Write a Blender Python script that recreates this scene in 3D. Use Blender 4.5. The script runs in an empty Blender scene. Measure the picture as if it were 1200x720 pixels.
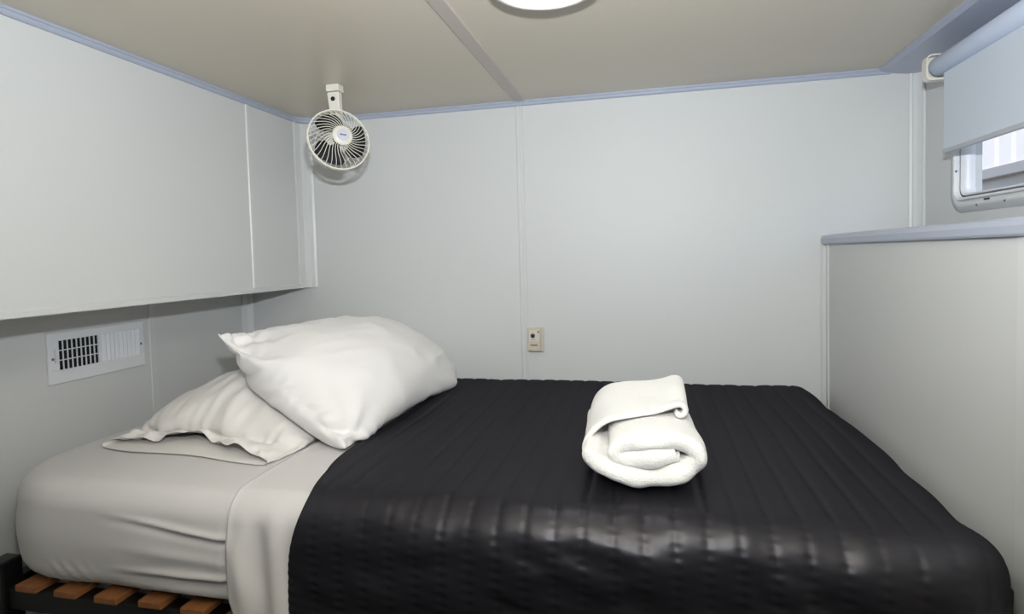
import bpy, bmesh, math, random
import numpy as np
from mathutils import Vector, Matrix

random.seed(7)
scene = bpy.context.scene
ZO = 1.30                      # camera height above the floor; z below is measured from the camera, then lifted by ZO

# ------------------------------------------------------------------ camera
CAM_D, F_PX, CY = 1.9702, 680.0, 329.17
YAW, PITCH, ROLL = -0.2273, -0.0438, -0.0272
fwd = Vector((math.sin(YAW) * math.cos(PITCH), math.cos(YAW) * math.cos(PITCH), math.sin(PITCH)))
rgt = Vector((math.cos(YAW), -math.sin(YAW), 0))
upv = rgt.cross(fwd)
r2 = rgt * math.cos(ROLL) + upv * math.sin(ROLL)
u2 = upv * math.cos(ROLL) - rgt * math.sin(ROLL)
cam_d = bpy.data.cameras.new('camera')
cam = bpy.data.objects.new('camera', cam_d)
scene.collection.objects.link(cam)
m = Matrix((r2, u2, -fwd)).transposed().to_4x4()
m.translation = Vector((0, -CAM_D, ZO))
cam.matrix_world = m
cam_d.sensor_fit = 'HORIZONTAL'
cam_d.sensor_width = 36.0
cam_d.lens = 36.0 * F_PX / 1200.0
cam_d.shift_y = (CY - 360.0) / 1200.0
cam_d.clip_start = 0.02
scene.camera = cam

def on(u, v, ax, val):
    """pixel of the 1200x720 photo -> point on the plane ax = val (z from camera height)"""
    q = fwd + r2 * ((u - 600) / F_PX) - u2 * ((v - CY) / F_PX)
    o = Vector((0, -CAM_D, 0))
    i = 'xyz'.index(ax)
    return o + q * ((val - o[i]) / q[i])

# ------------------------------------------------------------------ world, lights, exposure
world = bpy.data.worlds.new('world')
scene.world = world
world.use_nodes = True
wn = world.node_tree
bg = wn.nodes['Background']
sky = wn.nodes.new('ShaderNodeTexSky')
sky.sky_type = 'NISHITA'
sky.sun_disc = False
sky.sun_elevation = math.radians(48)
sky.sun_rotation = math.radians(200)
wn.links.new(sky.outputs['Color'], bg.inputs['Color'])
bg.inputs['Strength'].default_value = 0.32
sn = bpy.data.lights.new('sun', 'SUN')
sn.energy = 2.8
sn.angle = math.radians(0.6)
sno = bpy.data.objects.new('sun', sn)
scene.collection.objects.link(sno)
sno.rotation_euler = Vector((0.62, 0.12, -0.85)).to_track_quat('-Z', 'Y').to_euler()

fl = bpy.data.lights.new('camera_flash', 'AREA')     # the photographer's flash head, tilted up above the lens
fl.shape = 'RECTANGLE'
fl.size, fl.size_y = 0.07, 0.045
fl.energy = 31.5
fl.color = (0.915, 0.962, 1.0)
flo = bpy.data.objects.new('camera_flash', fl)
scene.collection.objects.link(flo)
flo.location = (0.0, -1.93, ZO + 0.20)
el, az = math.radians(47), math.radians(-9)
aim = Vector((math.sin(az) * math.cos(el), math.cos(az) * math.cos(el), math.sin(el)))
flo.rotation_euler = aim.to_track_quat('-Z', 'Y').to_euler()

vs = scene.view_settings
scene.display_settings.display_device = 'sRGB'
vs.view_transform = 'Standard'
vs.look = 'None'
vs.exposure = 0.07
vs.gamma = 1.0
vs.use_curve_mapping = False

# ------------------------------------------------------------------ materials
def srgb(r, g, b):
    f = lambda c: c / 12.92 if c <= 0.04045 else ((c + 0.055) / 1.055) ** 2.4
    return (f(r / 255), f(g / 255), f(b / 255), 1)

def mat(name, col, rough=0.5, spec=0.5, metallic=0.0, noise=None, bump=None, sheen=0.0, coat=0.0, emit=None, trans=0.0):
    """procedural material; noise = (scale, amount) mottles the colour, bump = (scale, strength, distance)"""
    M = bpy.data.materials.new(name)
    M.use_nodes = True
    nt = M.node_tree
    p = nt.nodes['Principled BSDF']
    p.inputs['Base Color'].default_value = col
    p.inputs['Roughness'].default_value = rough
    p.inputs['Specular IOR Level'].default_value = spec
    p.inputs['Metallic'].default_value = metallic
    if sheen:
        p.inputs['Sheen Weight'].default_value = sheen
        p.inputs['Sheen Roughness'].default_value = 0.4
    if coat:
        p.inputs['Coat Weight'].default_value = coat
        p.inputs['Coat Roughness'].default_value = 0.2
    if trans:
        p.inputs['Transmission Weight'].default_value = trans
    tc = nt.nodes.new('ShaderNodeTexCoord')
    if noise:
        n = nt.nodes.new('ShaderNodeTexNoise')
        n.inputs['Scale'].default_value = noise[0]
        n.inputs['Detail'].default_value = 5
        nt.links.new(tc.outputs['Object'], n.inputs['Vector'])
        mx = nt.nodes.new('ShaderNodeMix')
        mx.data_type = 'RGBA'
        k = noise[1]
        mx.inputs['A'].default_value = tuple(c * (1 - k) for c in col[:3]) + (1,)
        mx.inputs['B'].default_value = tuple(min(1, c * (1 + k)) for c in col[:3]) + (1,)
        nt.links.new(n.outputs['Fac'], mx.inputs['Factor'])
        nt.links.new(mx.outputs['Result'], p.inputs['Base Color'])
    if bump:
        n2 = nt.nodes.new('ShaderNodeTexNoise')
        n2.inputs['Scale'].default_value = bump[0]
        n2.inputs['Detail'].default_value = 4
        nt.links.new(tc.outputs['Object'], n2.inputs['Vector'])
        b = nt.nodes.new('ShaderNodeBump')
        b.inputs['Strength'].default_value = bump[1]
        b.inputs['Distance'].default_value = bump[2]
        nt.links.new(n2.outputs['Fac'], b.inputs['Height'])
        nt.links.new(b.outputs['Normal'], p.inputs['Normal'])
    if emit:
        p.inputs['Emission Color'].default_value = emit[0]
        p.inputs['Emission Strength'].default_value = emit[1]
    return M

M = {}
M['panel'] = mat('wall_laminate', srgb(208, 209, 208), 0.47, 0.28, noise=(2.2, 0.02), bump=(260, 0.10, 0.0006))
M['strip'] = mat('wall_joint_plastic', srgb(211, 212, 211), 0.35, 0.5)
M['ceil'] = mat('ceiling_laminate', srgb(205, 196, 179), 0.34, 0.45, noise=(2.5, 0.025))
M['ceilstrip'] = mat('ceiling_strip', srgb(186, 176, 166), 0.35, 0.5)
M['trim'] = mat('blue_grey_trim', srgb(170, 177, 193), 0.32, 0.5)
M['plastic_w'] = mat('white_plastic', srgb(226, 227, 230), 0.35, 0.5)
M['fan_w'] = mat('fan_ivory_plastic', srgb(228, 224, 212), 0.35, 0.5)
M['dark'] = mat('dark_plastic', srgb(22, 22, 26), 0.5, 0.3)
M['black_metal'] = mat('black_powder_coat', srgb(14, 14, 16), 0.45, 0.4, bump=(300, 0.1, 0.0005))
M['sheet'] = mat('pale_sheet_cotton', srgb(217, 214, 213), 0.9, 0.1, noise=(14, 0.02), bump=(420, 0.25, 0.0008), sheen=0.1)
M['case'] = mat('pillowcase_cotton', srgb(238, 235, 233), 0.85, 0.15, bump=(380, 0.22, 0.0008), sheen=0.1)
M['case2'] = mat('pillowcase_cream', srgb(238, 234, 230), 0.85, 0.15, bump=(380, 0.22, 0.0008), sheen=0.1)
def satin(name, col, rough, fac):
    """woven satin: dark diffuse threads under an even, angle-independent gloss"""
    Q = bpy.data.materials.new(name)
    Q.use_nodes = True
    nt = Q.node_tree
    nt.nodes.remove(nt.nodes['Principled BSDF'])
    out = [n for n in nt.nodes if n.type == 'OUTPUT_MATERIAL'][0]
    d = nt.nodes.new('ShaderNodeBsdfDiffuse'); d.inputs['Color'].default_value = col
    g = nt.nodes.new('ShaderNodeBsdfGlossy'); g.inputs['Roughness'].default_value = rough
    g.inputs['Color'].default_value = (0.95, 0.93, 1.0, 1)
    tc = nt.nodes.new('ShaderNodeTexCoord')
    n = nt.nodes.new('ShaderNodeTexNoise'); n.inputs['Scale'].default_value = 420; n.inputs['Detail'].default_value = 3
    b = nt.nodes.new('ShaderNodeBump'); b.inputs['Strength'].default_value = 0.12; b.inputs['Distance'].default_value = 0.0005
    mx = nt.nodes.new('ShaderNodeMixShader'); mx.inputs[0].default_value = fac
    nt.links.new(tc.outputs['Object'], n.inputs['Vector'])
    nt.links.new(n.outputs['Fac'], b.inputs['Height'])
    nt.links.new(b.outputs['Normal'], d.inputs['Normal']); nt.links.new(b.outputs['Normal'], g.inputs['Normal'])
    nt.links.new(d.outputs[0], mx.inputs[1]); nt.links.new(g.outputs[0], mx.inputs[2])
    nt.links.new(mx.outputs[0], out.inputs['Surface'])
    return Q
M['quilt'] = satin('charcoal_satin', srgb(30, 29, 34), 0.37, 0.040)
M['terry'] = mat('white_terry', srgb(246, 244, 240), 0.95, 0.05, bump=(330, 0.9, 0.003), sheen=0.25)
M['device'] = mat('beige_plastic', srgb(202, 193, 178), 0.4, 0.5)
M['device_face'] = mat('device_face', srgb(214, 208, 192), 0.4, 0.5)
M['device_btn'] = mat('device_button', srgb(36, 44, 70), 0.3, 0.5)
M['device_red'] = mat('device_slot', srgb(120, 84, 78), 0.5, 0.4)
M['blind'] = mat('blind_fabric', srgb(206, 214, 224), 0.8, 0.2, bump=(500, 0.15, 0.0004))
M['blind_tube'] = mat('blind_tube', srgb(192, 202, 220), 0.7, 0.25)
M['blind_bar'] = mat('blind_bar', srgb(180, 184, 190), 0.4, 0.5)
M['screw'] = mat('screw_steel', srgb(120, 122, 124), 0.3, 0.5, metallic=0.8)
M['diffuser'] = mat('lamp_diffuser', srgb(250, 248, 240), 0.4, 0.4, emit=((1.0, 0.99, 0.97, 1), 8.0))
M['lampring'] = mat('lamp_ring', srgb(222, 218, 210), 0.35, 0.5)
M['floor'] = mat('floor_vinyl', srgb(74, 70, 67), 0.45, 0.4, noise=(6, 0.2))
M['clad'] = mat('outside_cladding', srgb(228, 220, 216), 0.5, 0.4, noise=(3, 0.05))
M['cladrail'] = mat('outside_rail', srgb(150, 146, 146), 0.5, 0.4)
M['skirt'] = mat('outside_skirt', srgb(196, 188, 184), 0.6, 0.3, noise=(9, 0.15))
M['gravel'] = mat('outside_gravel', srgb(150, 142, 132), 0.9, 0.1, noise=(40, 0.3))
M['louvre_back'] = mat('louvre_gap_shade', srgb(150, 152, 158), 0.5, 0.3)  # grey backing colour stands in for the shade between the louvres
M['gasket'] = mat('window_gasket', srgb(92, 90, 92), 0.6, 0.3)
M['logo'] = mat('logo_ink', srgb(52, 40, 84), 0.5, 0.3)
M['logoplate'] = mat('logo_plate', srgb(206, 204, 216), 0.4, 0.4)

def wood(name):
    W = mat(name, srgb(150, 98, 62), 0.5, 0.35)  # wood tones lowered, shade under the mattress is put into the colour
    nt = W.node_tree
    p = nt.nodes['Principled BSDF']
    tc = nt.nodes['Texture Coordinate'] if 'Texture Coordinate' in nt.nodes else nt.nodes.new('ShaderNodeTexCoord')
    mp = nt.nodes.new('ShaderNodeMapping')
    mp.inputs['Scale'].default_value = (90, 4, 60)
    n = nt.nodes.new('ShaderNodeTexNoise')
    n.inputs['Scale'].default_value = 1.0
    n.inputs['Detail'].default_value = 4
    cr = nt.nodes.new('ShaderNodeValToRGB')
    cr.color_ramp.elements[0].color = srgb(122, 74, 42)
    cr.color_ramp.elements[1].color = srgb(168, 114, 72)
    nt.links.new(tc.outputs['Object'], mp.inputs['Vector'])
    nt.links.new(mp.outputs['Vector'], n.inputs['Vector'])
    nt.links.new(n.outputs['Fac'], cr.inputs['Fac'])
    nt.links.new(cr.outputs['Color'], p.inputs['Base Color'])
    return W
M['slat'] = wood('slat_wood')

def glass_mat():
    G = bpy.data.materials.new('window_glass')
    G.use_nodes = True
    nt = G.node_tree
    for n in list(nt.nodes):
        if n.type != 'OUTPUT_MATERIAL':
            nt.nodes.remove(n)
    out = [n for n in nt.nodes if n.type == 'OUTPUT_MATERIAL'][0]
    t = nt.nodes.new('ShaderNodeBsdfTransparent')
    g = nt.nodes.new('ShaderNodeBsdfGlossy')
    g.inputs['Roughness'].default_value = 0.03
    mx = nt.nodes.new('ShaderNodeMixShader')
    mx.inputs[0].default_value = 0.05
    nt.links.new(t.outputs[0], mx.inputs[1])
    nt.links.new(g.outputs[0], mx.inputs[2])
    nt.links.new(mx.outputs[0], out.inputs['Surface'])
    return G
M['glass'] = glass_mat()

# ------------------------------------------------------------------ helpers
COL = scene.collection

def tag(o, label=None, cat=None, group=None, kind=None):
    if label: o['label'] = label
    if cat: o['category'] = cat
    if group: o['group'] = group
    if kind: o['kind'] = kind
    return o

def empty(name, loc):
    o = bpy.data.objects.new(name, None)
    COL.objects.link(o)
    o.location = (loc[0], loc[1], loc[2] + ZO)
    o.empty_display_size = 0.05
    return o

def wloc(o):
    v = Vector(o.location)
    while o.parent:
        o = o.parent
        v = v + Vector(o.location)
    return v

def mk(name, verts, faces, material, parent=None, smooth=False, base=None):
    """verts in room coordinates (z from camera height); origin at the bottom centre of the piece"""
    V = np.asarray(verts, dtype=float).copy()
    V[:, 2] += ZO
    if base is None:
        lo, hi = V.min(0), V.max(0)
        org = np.array([(lo[0] + hi[0]) / 2, (lo[1] + hi[1]) / 2, lo[2]])
    else:
        org = np.array([base[0], base[1], base[2] + ZO])
    V -= org
    me = bpy.data.meshes.new(name)
    me.from_pydata(V.tolist(), [], [tuple(int(i) for i in f) for f in faces])
    me.update()
    if smooth:
        me.polygons.foreach_set('use_smooth', [True] * len(me.polygons))
    if isinstance(material, (list, tuple)):
        for q in material: me.materials.append(q)
    else:
        me.materials.append(material)
    o = bpy.data.objects.new(name, me)
    COL.objects.link(o)
    if parent:
        o.parent = parent
        o.location = Vector(org) - wloc(parent)
    else:
        o.location = Vector(org)
    return o

def recalc(o):
    bm = bmesh.new(); bm.from_mesh(o.data)
    bmesh.ops.recalc_face_normals(bm, faces=bm.faces)
    bm.to_mesh(o.data); bm.free()
    return o

def bevel(o, w=0.002, seg=2, angle=0.6):
    md = o.modifiers.new('bevel', 'BEVEL')
    md.width = w; md.segments = seg; md.limit_method = 'ANGLE'; md.angle_limit = angle
    return o

def boxvf(lo, hi):
    (a, b, c), (d, e, f) = lo, hi
    v = [(a, b, c), (d, b, c), (d, e, c), (a, e, c), (a, b, f), (d, b, f), (d, e, f), (a, e, f)]
    fc = [(0, 3, 2, 1), (4, 5, 6, 7), (0, 1, 5, 4), (1, 2, 6, 5), (2, 3, 7, 6), (3, 0, 4, 7)]
    return v, fc

def box(name, lo, hi, material, parent=None, bev=0.0, seg=2):
    v, f = boxvf(lo, hi)
    o = mk(name, v, f, material, parent)
    if bev: bevel(o, bev, seg)
    return o

def join(parts):
    V, F = [], []
    for v, f in parts:
        n = len(V)
        V += [tuple(p) for p in v]
        F += [tuple(i + n for i in q) for q in f]
    return V, F

def tube(pts, r, seg=8, closed=False, cap=True):
    """round tube along points, r a number or a list"""
    P = [Vector(p) for p in pts]
    n = len(P)
    V, F = [], []
    prev = None
    for i in range(n):
        if closed: t = P[(i + 1) % n] - P[i - 1]
        else: t = P[min(i + 1, n - 1)] - P[max(i - 1, 0)]
        t.normalize()
        if prev is None:
            a = Vector((0, 0, 1)) if abs(t.z) < 0.9 else Vector((1, 0, 0))
            nrm = t.cross(a).normalized()
        else:
            nrm = (prev - t * prev.dot(t)).normalized()
        prev = nrm
        b = t.cross(nrm)
        rr = r[i] if isinstance(r, (list, tuple)) else r
        for k in range(seg):
            an = 2 * math.pi * k / seg
            V.append(P[i] + (nrm * math.cos(an) + b * math.sin(an)) * rr)
    m_ = n if closed else n - 1
    for i in range(m_):
        for k in range(seg):
            a0 = i * seg + k; a1 = i * seg + (k + 1) % seg
            b0 = ((i + 1) % n) * seg + k; b1 = ((i + 1) % n) * seg + (k + 1) % seg
            F.append((a0, a1, b1, b0))
    if cap and not closed:
        F.append(tuple(reversed(range(seg))))
        F.append(tuple(range((n - 1) * seg, n * seg)))
    return V, F

def lathe(profile, origin, axis, seg=32, capends=True):
    """profile = [(radius, height along axis)]"""
    ax = Vector(axis).normalized()
    a = Vector((0, 0, 1)) if abs(ax.z) < 0.9 else Vector((1, 0, 0))
    e1 = ax.cross(a).normalized(); e2 = ax.cross(e1)
    O = Vector(origin)
    V, F = [], []
    for r, h in profile:
        for k in range(seg):
            t = 2 * math.pi * k / seg
            V.append(O + ax * h + (e1 * math.cos(t) + e2 * math.sin(t)) * r)
    for i in range(len(profile) - 1):
        for k in range(seg):
            F.append((i * seg + k, i * seg + (k + 1) % seg, (i + 1) * seg + (k + 1) % seg, (i + 1) * seg + k))
    if capends:
        F.append(tuple(reversed(range(seg))))
        F.append(tuple(range((len(profile) - 1) * seg, len(profile) * seg)))
    return V, F

def prism(poly, axis, a, b):
    """extrude a 2D polygon along an axis; poly in the remaining two coordinates in xyz order"""
    V = []
    for t in (a, b):
        for p, q in poly:
            V.append({'x': (t, p, q), 'y': (p, t, q), 'z': (p, q, t)}[axis])
    n = len(poly)
    F = [tuple(range(n)), tuple(reversed(range(n, 2 * n)))]
    for i in range(n):
        F.append((i, n + i, n + (i + 1) % n, (i + 1) % n))
    return V, F

def gridfaces(nu, nv, off=0, flip=False):
    F = []
    for i in range(nu - 1):
        for j in range(nv - 1):
            a, b, c, d = off + i * nv + j, off + (i + 1) * nv + j, off + (i + 1) * nv + j + 1, off + i * nv + j + 1
            F.append((a, d, c, b) if flip else (a, b, c, d))
    return F

_rng = np.random.RandomState(11)
_tab = _rng.rand(64, 256, 256) if False else _rng.rand(8, 256, 256)
def vnoise(x, y, s=0):
    """smooth value noise, -1..1"""
    x = np.asarray(x, float) + 100.0; y = np.asarray(y, float) + 100.0
    xi = np.floor(x).astype(int); yi = np.floor(y).astype(int)
    fx = x - xi; fy = y - yi
    fx = fx * fx * fx * (fx * (fx * 6 - 15) + 10); fy = fy * fy * fy * (fy * (fy * 6 - 15) + 10)
    T = _tab[s % 8]
    g = lambda i, j: T[i % 256, j % 256]
    a = g(xi, yi) * (1 - fx) + g(xi + 1, yi) * fx
    b = g(xi, yi + 1) * (1 - fx) + g(xi + 1, yi + 1) * fx
    return (a * (1 - fy) + b * fy) * 2 - 1

def sstep(a, b, x):
    t = np.clip((np.asarray(x, float) - a) / (b - a), 0, 1)
    return t * t * (3 - 2 * t)

# ------------------------------------------------------------------ the room
XL, XLL, XR, XP = -1.2493, -1.5229, 0.800, 0.537
ZT, ZC, ZB = 0.527, 0.5095, -0.1007
YF = -4.8
FLOOR = -ZO

def struct(name, lo, hi, material):
    o = box(name, lo, hi, material)
    return tag(o, kind='structure')

fl_o = struct('floor', (XLL - 0.1, YF - 0.1, FLOOR - 0.06), (XR + 0.1, 0.1, FLOOR), M['floor'])
fl_o['label'] = 'dark vinyl floor under the bed'
ce = struct('ceiling', (XLL - 0.1, YF - 0.1, ZT + 0.006), (XR + 0.1, 0.1, ZT + 0.06), M['ceil'])
ce['label'] = 'beige laminate ceiling in two panels'
SX0, SX1 = -0.4303, -0.3887
for a, b in ((XLL, SX0 + 0.008), (SX1 - 0.008, XR)):
    box('ceiling_panel', (a, YF, ZT), (b, 0, ZT + 0.006), M['ceil'], ce, 0.001)
v, f = prism([(SX0, ZT), (SX0 + 0.004, ZT - 0.004), (SX1 - 0.004, ZT - 0.004), (SX1, ZT)], 'y', YF, -0.008)
cs = recalc(mk('joint_strip', v, f, M['ceilstrip'], ce))
tag(cs, 'flat cover strip along the ceiling joint')

wb = struct('wall_back', (XLL - 0.1, 0.006, FLOOR), (XR + 0.1, 0.1, ZT + 0.006), M['panel'])
wb['label'] = 'pale grey laminate wall behind the bed'
JX0, JX1 = -0.428, -0.402
box('wall_panel', (XLL, 0.0, FLOOR), (JX0 + 0.006, 0.006, ZT), M['panel'], wb)
box('wall_panel', (JX1 - 0.006, 0.0, FLOOR), (XR, 0.006, ZT), M['panel'], wb)
v, f = prism([(JX0, 0.0), (JX0 + 0.003, -0.0035), (JX0 + 0.009, -0.0035), (JX0 + 0.011, -0.0015), (JX1 - 0.011, -0.0015),
              (JX1 - 0.009, -0.0035), (JX1 - 0.003, -0.0035), (JX1, 0.0)], 'z', FLOOR, ZC)
recalc(mk('joint_strip', v, f, M['strip'], wb))

wl = struct('wall_left', (XLL - 0.1, YF, FLOOR), (XLL - 0.006, 0.1, ZT), M['panel'])
wl['label'] = 'pale grey lower left wall with the air vent'
box('wall_panel', (XLL - 0.006, YF, FLOOR), (XLL, -0.455, ZT), M['panel'], wl)
box('wall_panel', (XLL - 0.006, -0.443, FLOOR), (XLL, 0.0, ZT), M['panel'], wl)
v, f = prism([(XLL - 0.001, -0.462), (XLL + 0.003, -0.459), (XLL + 0.003, -0.439), (XLL - 0.001, -0.436)], 'z', FLOOR, ZB + 0.005)
recalc(mk('joint_strip', v, f, M['strip'], wl))
v, f = prism([(XLL, -0.03), (XLL + 0.004, -0.028), (XLL + 0.012, -0.012), (XLL + 0.026, -0.004), (XLL + 0.03, 0.0), (XLL, 0.0)], 'z', FLOOR, ZB + 0.002)
recalc(mk('corner_strip', v, f, M['strip'], wl))

# overhead bulkhead above the pillow end
wu = struct('wall_left_upper', (XLL, YF, ZB), (XL - 0.006, -0.001, ZT), M['panel'])
wu['label'] = 'pale grey overhead bulkhead along the left wall'
box('wall_panel', (XL - 0.006, YF, ZB + 0.004), (XL, -0.318, ZT), M['panel'], wu)
box('wall_panel', (XL - 0.006, -0.302, ZB + 0.004), (XL, -0.03, ZT), M['panel'], wu)
v, f = prism([(XL, -0.318), (XL + 0.0035, -0.315), (XL + 0.0035, -0.305), (XL, -0.302)], 'z', ZB + 0.016, ZC)
recalc(mk('joint_strip', v, f, M['strip'], wu))
v, f = prism([(XL - 0.008, ZB), (XL + 0.003, ZB), (XL + 0.004, ZB + 0.002), (XL + 0.004, ZB + 0.013), (XL, ZB + 0.017), (XL - 0.006, ZB + 0.017)], 'y', YF, -0.03)
recalc(mk('edge_strip', v, f, M['panel'], wu))
v, f = prism([(XL - 0.004, -0.056), (XL + 0.004, -0.056), (XL + 0.006, -0.050), (XL + 0.003, -0.044), (XL + 0.008, -0.026), (XL + 0.022, -0.009),
              (XL + 0.034, -0.006), (XL + 0.038, -0.003), (XL + 0.041, -0.001), (XL - 0.004, -0.001)], 'z', ZB + 0.001, ZC + 0.002)
recalc(mk('corner_strip', v, f, M['strip'], wu))

wr_hole = dict(y0=-1.02, y1=on(1116, 205, 'x', XR).y - 0.019, z0=on(1150, 247, 'x', XR).z + 0.019, z1=0.43)
h = wr_hole
parts = [boxvf((XR, YF, FLOOR), (XR + 0.06, 0.1, h['z0'])), boxvf((XR, YF, h['z1']), (XR + 0.06, 0.1, ZT)),
         boxvf((XR, YF, h['z0']), (XR + 0.06, h['y0'], h['z1'])), boxvf((XR, h['y1'], h['z0']), (XR + 0.06, 0.1, h['z1']))]
v, f = join(parts)
wr = tag(mk('wall_right', v, f, M['panel']), 'pale grey right wall around the window', kind='structure')
v, f = prism([(XR - 0.030, -0.001), (XR - 0.030, -0.004), (XR - 0.024, -0.007), (XR - 0.020, -0.005), (XR - 0.012, -0.012), (XR - 0.005, -0.024),
              (XR - 0.006, -0.030), (XR - 0.003, -0.034), (XR, -0.034), (XR, -0.001)], 'z', 0.04, ZC)
recalc(mk('corner_strip', v, f, M['strip'], wr))
wf = struct('wall_front', (XLL - 0.1, YF - 0.1, FLOOR), (XR + 0.1, YF, ZT), M['panel'])
wf['label'] = 'pale grey wall opposite the bed'

# half-height partition with cap at the bed's foot
PY0 = -1.03
hw = empty('wall_partition', (XP + 0.13, -0.5, FLOOR))
tag(hw, 'waist-high pale grey partition at the foot of the bed with blue-grey cap', kind='structure')
box('wall_panel', (XP, -0.968, FLOOR), (XP + 0.008, -0.045, 0.012), M['panel'], hw)
box('partition_body', (XP + 0.008, PY0, FLOOR), (XR, -0.001, 0.012), M['panel'], hw)
v, f = prism([(XP, PY0), (XP + 0.008, PY0), (XP + 0.008, -0.966), (XP, -0.966), (XP - 0.003, -0.969), (XP - 0.003, PY0 + 0.002)], 'z', FLOOR, 0.010)
recalc(mk('joint_strip', v, f, M['strip'], hw))
v, f = prism([(XP + 0.008, -0.001), (XP + 0.008, -0.054), (XP - 0.001, -0.054), (XP - 0.004, -0.050), (XP - 0.004, -0.044), (XP + 0.002, -0.040),
              (XP + 0.001, -0.018), (XP - 0.006, -0.012), (XP - 0.010, -0.006), (XP - 0.008, -0.001)], 'z', FLOOR, 0.036)
recalc(mk('corner_strip', v, f, M['strip'], hw))
v, f = prism([(XP - 0.009, 0.008), (XP - 0.011, 0.012), (XP - 0.011, 0.024), (XP - 0.006, 0.033), (XP + 0.01, 0.037), (XR, 0.037), (XR, 0.008)], 'y', PY0 - 0.005, -0.012)
recalc(mk('cap', v, f, M['trim'], hw))

# ceiling cornice, left and back, one sweep with a rounded corner
path, nrm = [], []
RC = 0.075
path += [(XL, YF), (XL, -RC)]; nrm += [(1, 0), (1, 0)]
for k in range(1, 12):
    a = math.pi - (math.pi / 2) * k / 12
    path.append((XL + RC + RC * math.cos(a), -RC + RC * math.sin(a)))
    nrm.append((-math.cos(a), -math.sin(a)))
path += [(XL + RC, 0.0), (0.72, 0.0)]; nrm += [(0, -1), (0, -1)]
prof = [(0, ZC), (0.007, ZC), (0.0095, ZC + 0.003), (0.0095, ZC + 0.010), (0.0125, ZC + 0.0115), (0.0125, ZT), (0, ZT)]
V, F = [], []
for (px, py), (nx, ny) in zip(path, nrm):
    for d, z in prof:
        V.append((px + nx * d, py + ny * d, z))
n = len(prof)
for i in range(len(path) - 1):
    for k in range(n - 1):
        F.append((i * n + k, (i + 1) * n + k, (i + 1) * n + k + 1, i * n + k + 1))
t1 = recalc(mk('trim_1', V, F, M['trim']))
tag(t1, 'thin blue-grey cornice along the ceiling edge', kind='structure')
# broad trim board over the window
v, f = prism([(0.687, ZT), (0.687, ZT - 0.006), (0.700, ZT - 0.012), (0.760, ZT - 0.020), (XR, ZT - 0.024), (XR, ZT)], 'y', YF, -0.002)
t2 = recalc(mk('trim_2', v, f, M['trim']))
tag(t2, 'broad blue-grey trim board between ceiling and window wall', kind='structure')

# ------------------------------------------------------------------ window
wy0, wy1 = -1.06, on(1116, 205, 'x', XR).y
wz0, wz1 = on(1150, 247, 'x', XR).z, 0.47
def rrect(y0, y1, z0, z1, r, seg=8):
    P = []
    for cy_, cz_, a0 in ((y1 - r, z1 - r, 0), (y0 + r, z1 - r, 90), (y0 + r, z0 + r, 180), (y1 - r, z0 + r, 270)):
        for k in range(seg + 1):
            a = math.radians(a0 + 90 * k / seg)
            P.append((cy_ + r * math.cos(a), cz_ + r * math.sin(a)))
    return P
def rring(steps, r0):
    """steps = [(inset, x)] -> rounded rectangular frame surface"""
    V, F = [], []
    for ins, x in steps:
        for y, z in rrect(wy0 + ins, wy1 - ins, wz0 + ins, wz1 - ins, max(r0 - ins * 0.8, 0.012)):
            V.append((x, y, z))
    n = len(V) // len(steps)
    for i in range(len(steps) - 1):
        for k in range(n):
            F.append((i * n + k, i * n + (k + 1) % n, (i + 1) * n + (k + 1) % n, (i + 1) * n + k))
    return V, F
win = empty('window_1', (XR, (wy0 + wy1) / 2, wz0))
tag(win, 'round-cornered window half covered by the roller blind', kind='structure')
v, f = rring([(0.0, XR - 0.0005), (0.001, XR - 0.004), (0.012, XR - 0.006), (0.014, XR - 0.009), (0.030, XR - 0.009), (0.031, XR - 0.004), (0.031, XR + 0.02)], 0.055)
recalc(mk('window_flange', v, f, M['strip'], win, True))
v, f = rring([(0.031, XR + 0.0), (0.031, XR - 0.012), (0.034, XR - 0.014), (0.038, XR - 0.012), (0.039, XR + 0.002), (0.043, XR + 0.004), (0.0445, XR - 0.002),
              (0.048, XR - 0.002), (0.050, XR + 0.03)], 0.055)
recalc(mk('window_frame', v, f, M['plastic_w'], win, True))
v, f = rring([(0.0395, XR + 0.002), (0.0395, XR - 0.001), (0.0425, XR - 0.001), (0.0425, XR + 0.004)], 0.055)
recalc(mk('gasket', v, f, M['gasket'], win, True))
P = rrect(wy0 + 0.048, wy1 - 0.048, wz0 + 0.048, wz1 - 0.048, 0.016)
v = [(XR + 0.016, y, z) for y, z in P] + [(XR + 0.020, y, z) for y, z in P]
n = len(P)
f = [tuple(range(n)), tuple(reversed(range(n, 2 * n)))] + [(k, (k + 1) % n, n + (k + 1) % n, n + k) for k in range(n)]
recalc(mk('pane', v, f, M['glass'], win))
for px, py in ((1145, 240), (1178, 235), (1121, 201)):
    c = on(px, py, 'x', XR - 0.008)
    v, f = lathe([(0.003, 0), (0.003, 0.002), (0.002, 0.0028)], c, (-1, 0, 0), 10)
    mk('screw', v, f, M['screw'], win, True)
c = on(1156, 233, 'x', XR - 0.010)
box('drain_slot', (XR - 0.0105, c.y - 0.011, c.z - 0.002), (XR - 0.008, c.y + 0.011, c.z + 0.002), M['dark'], win)

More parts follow.
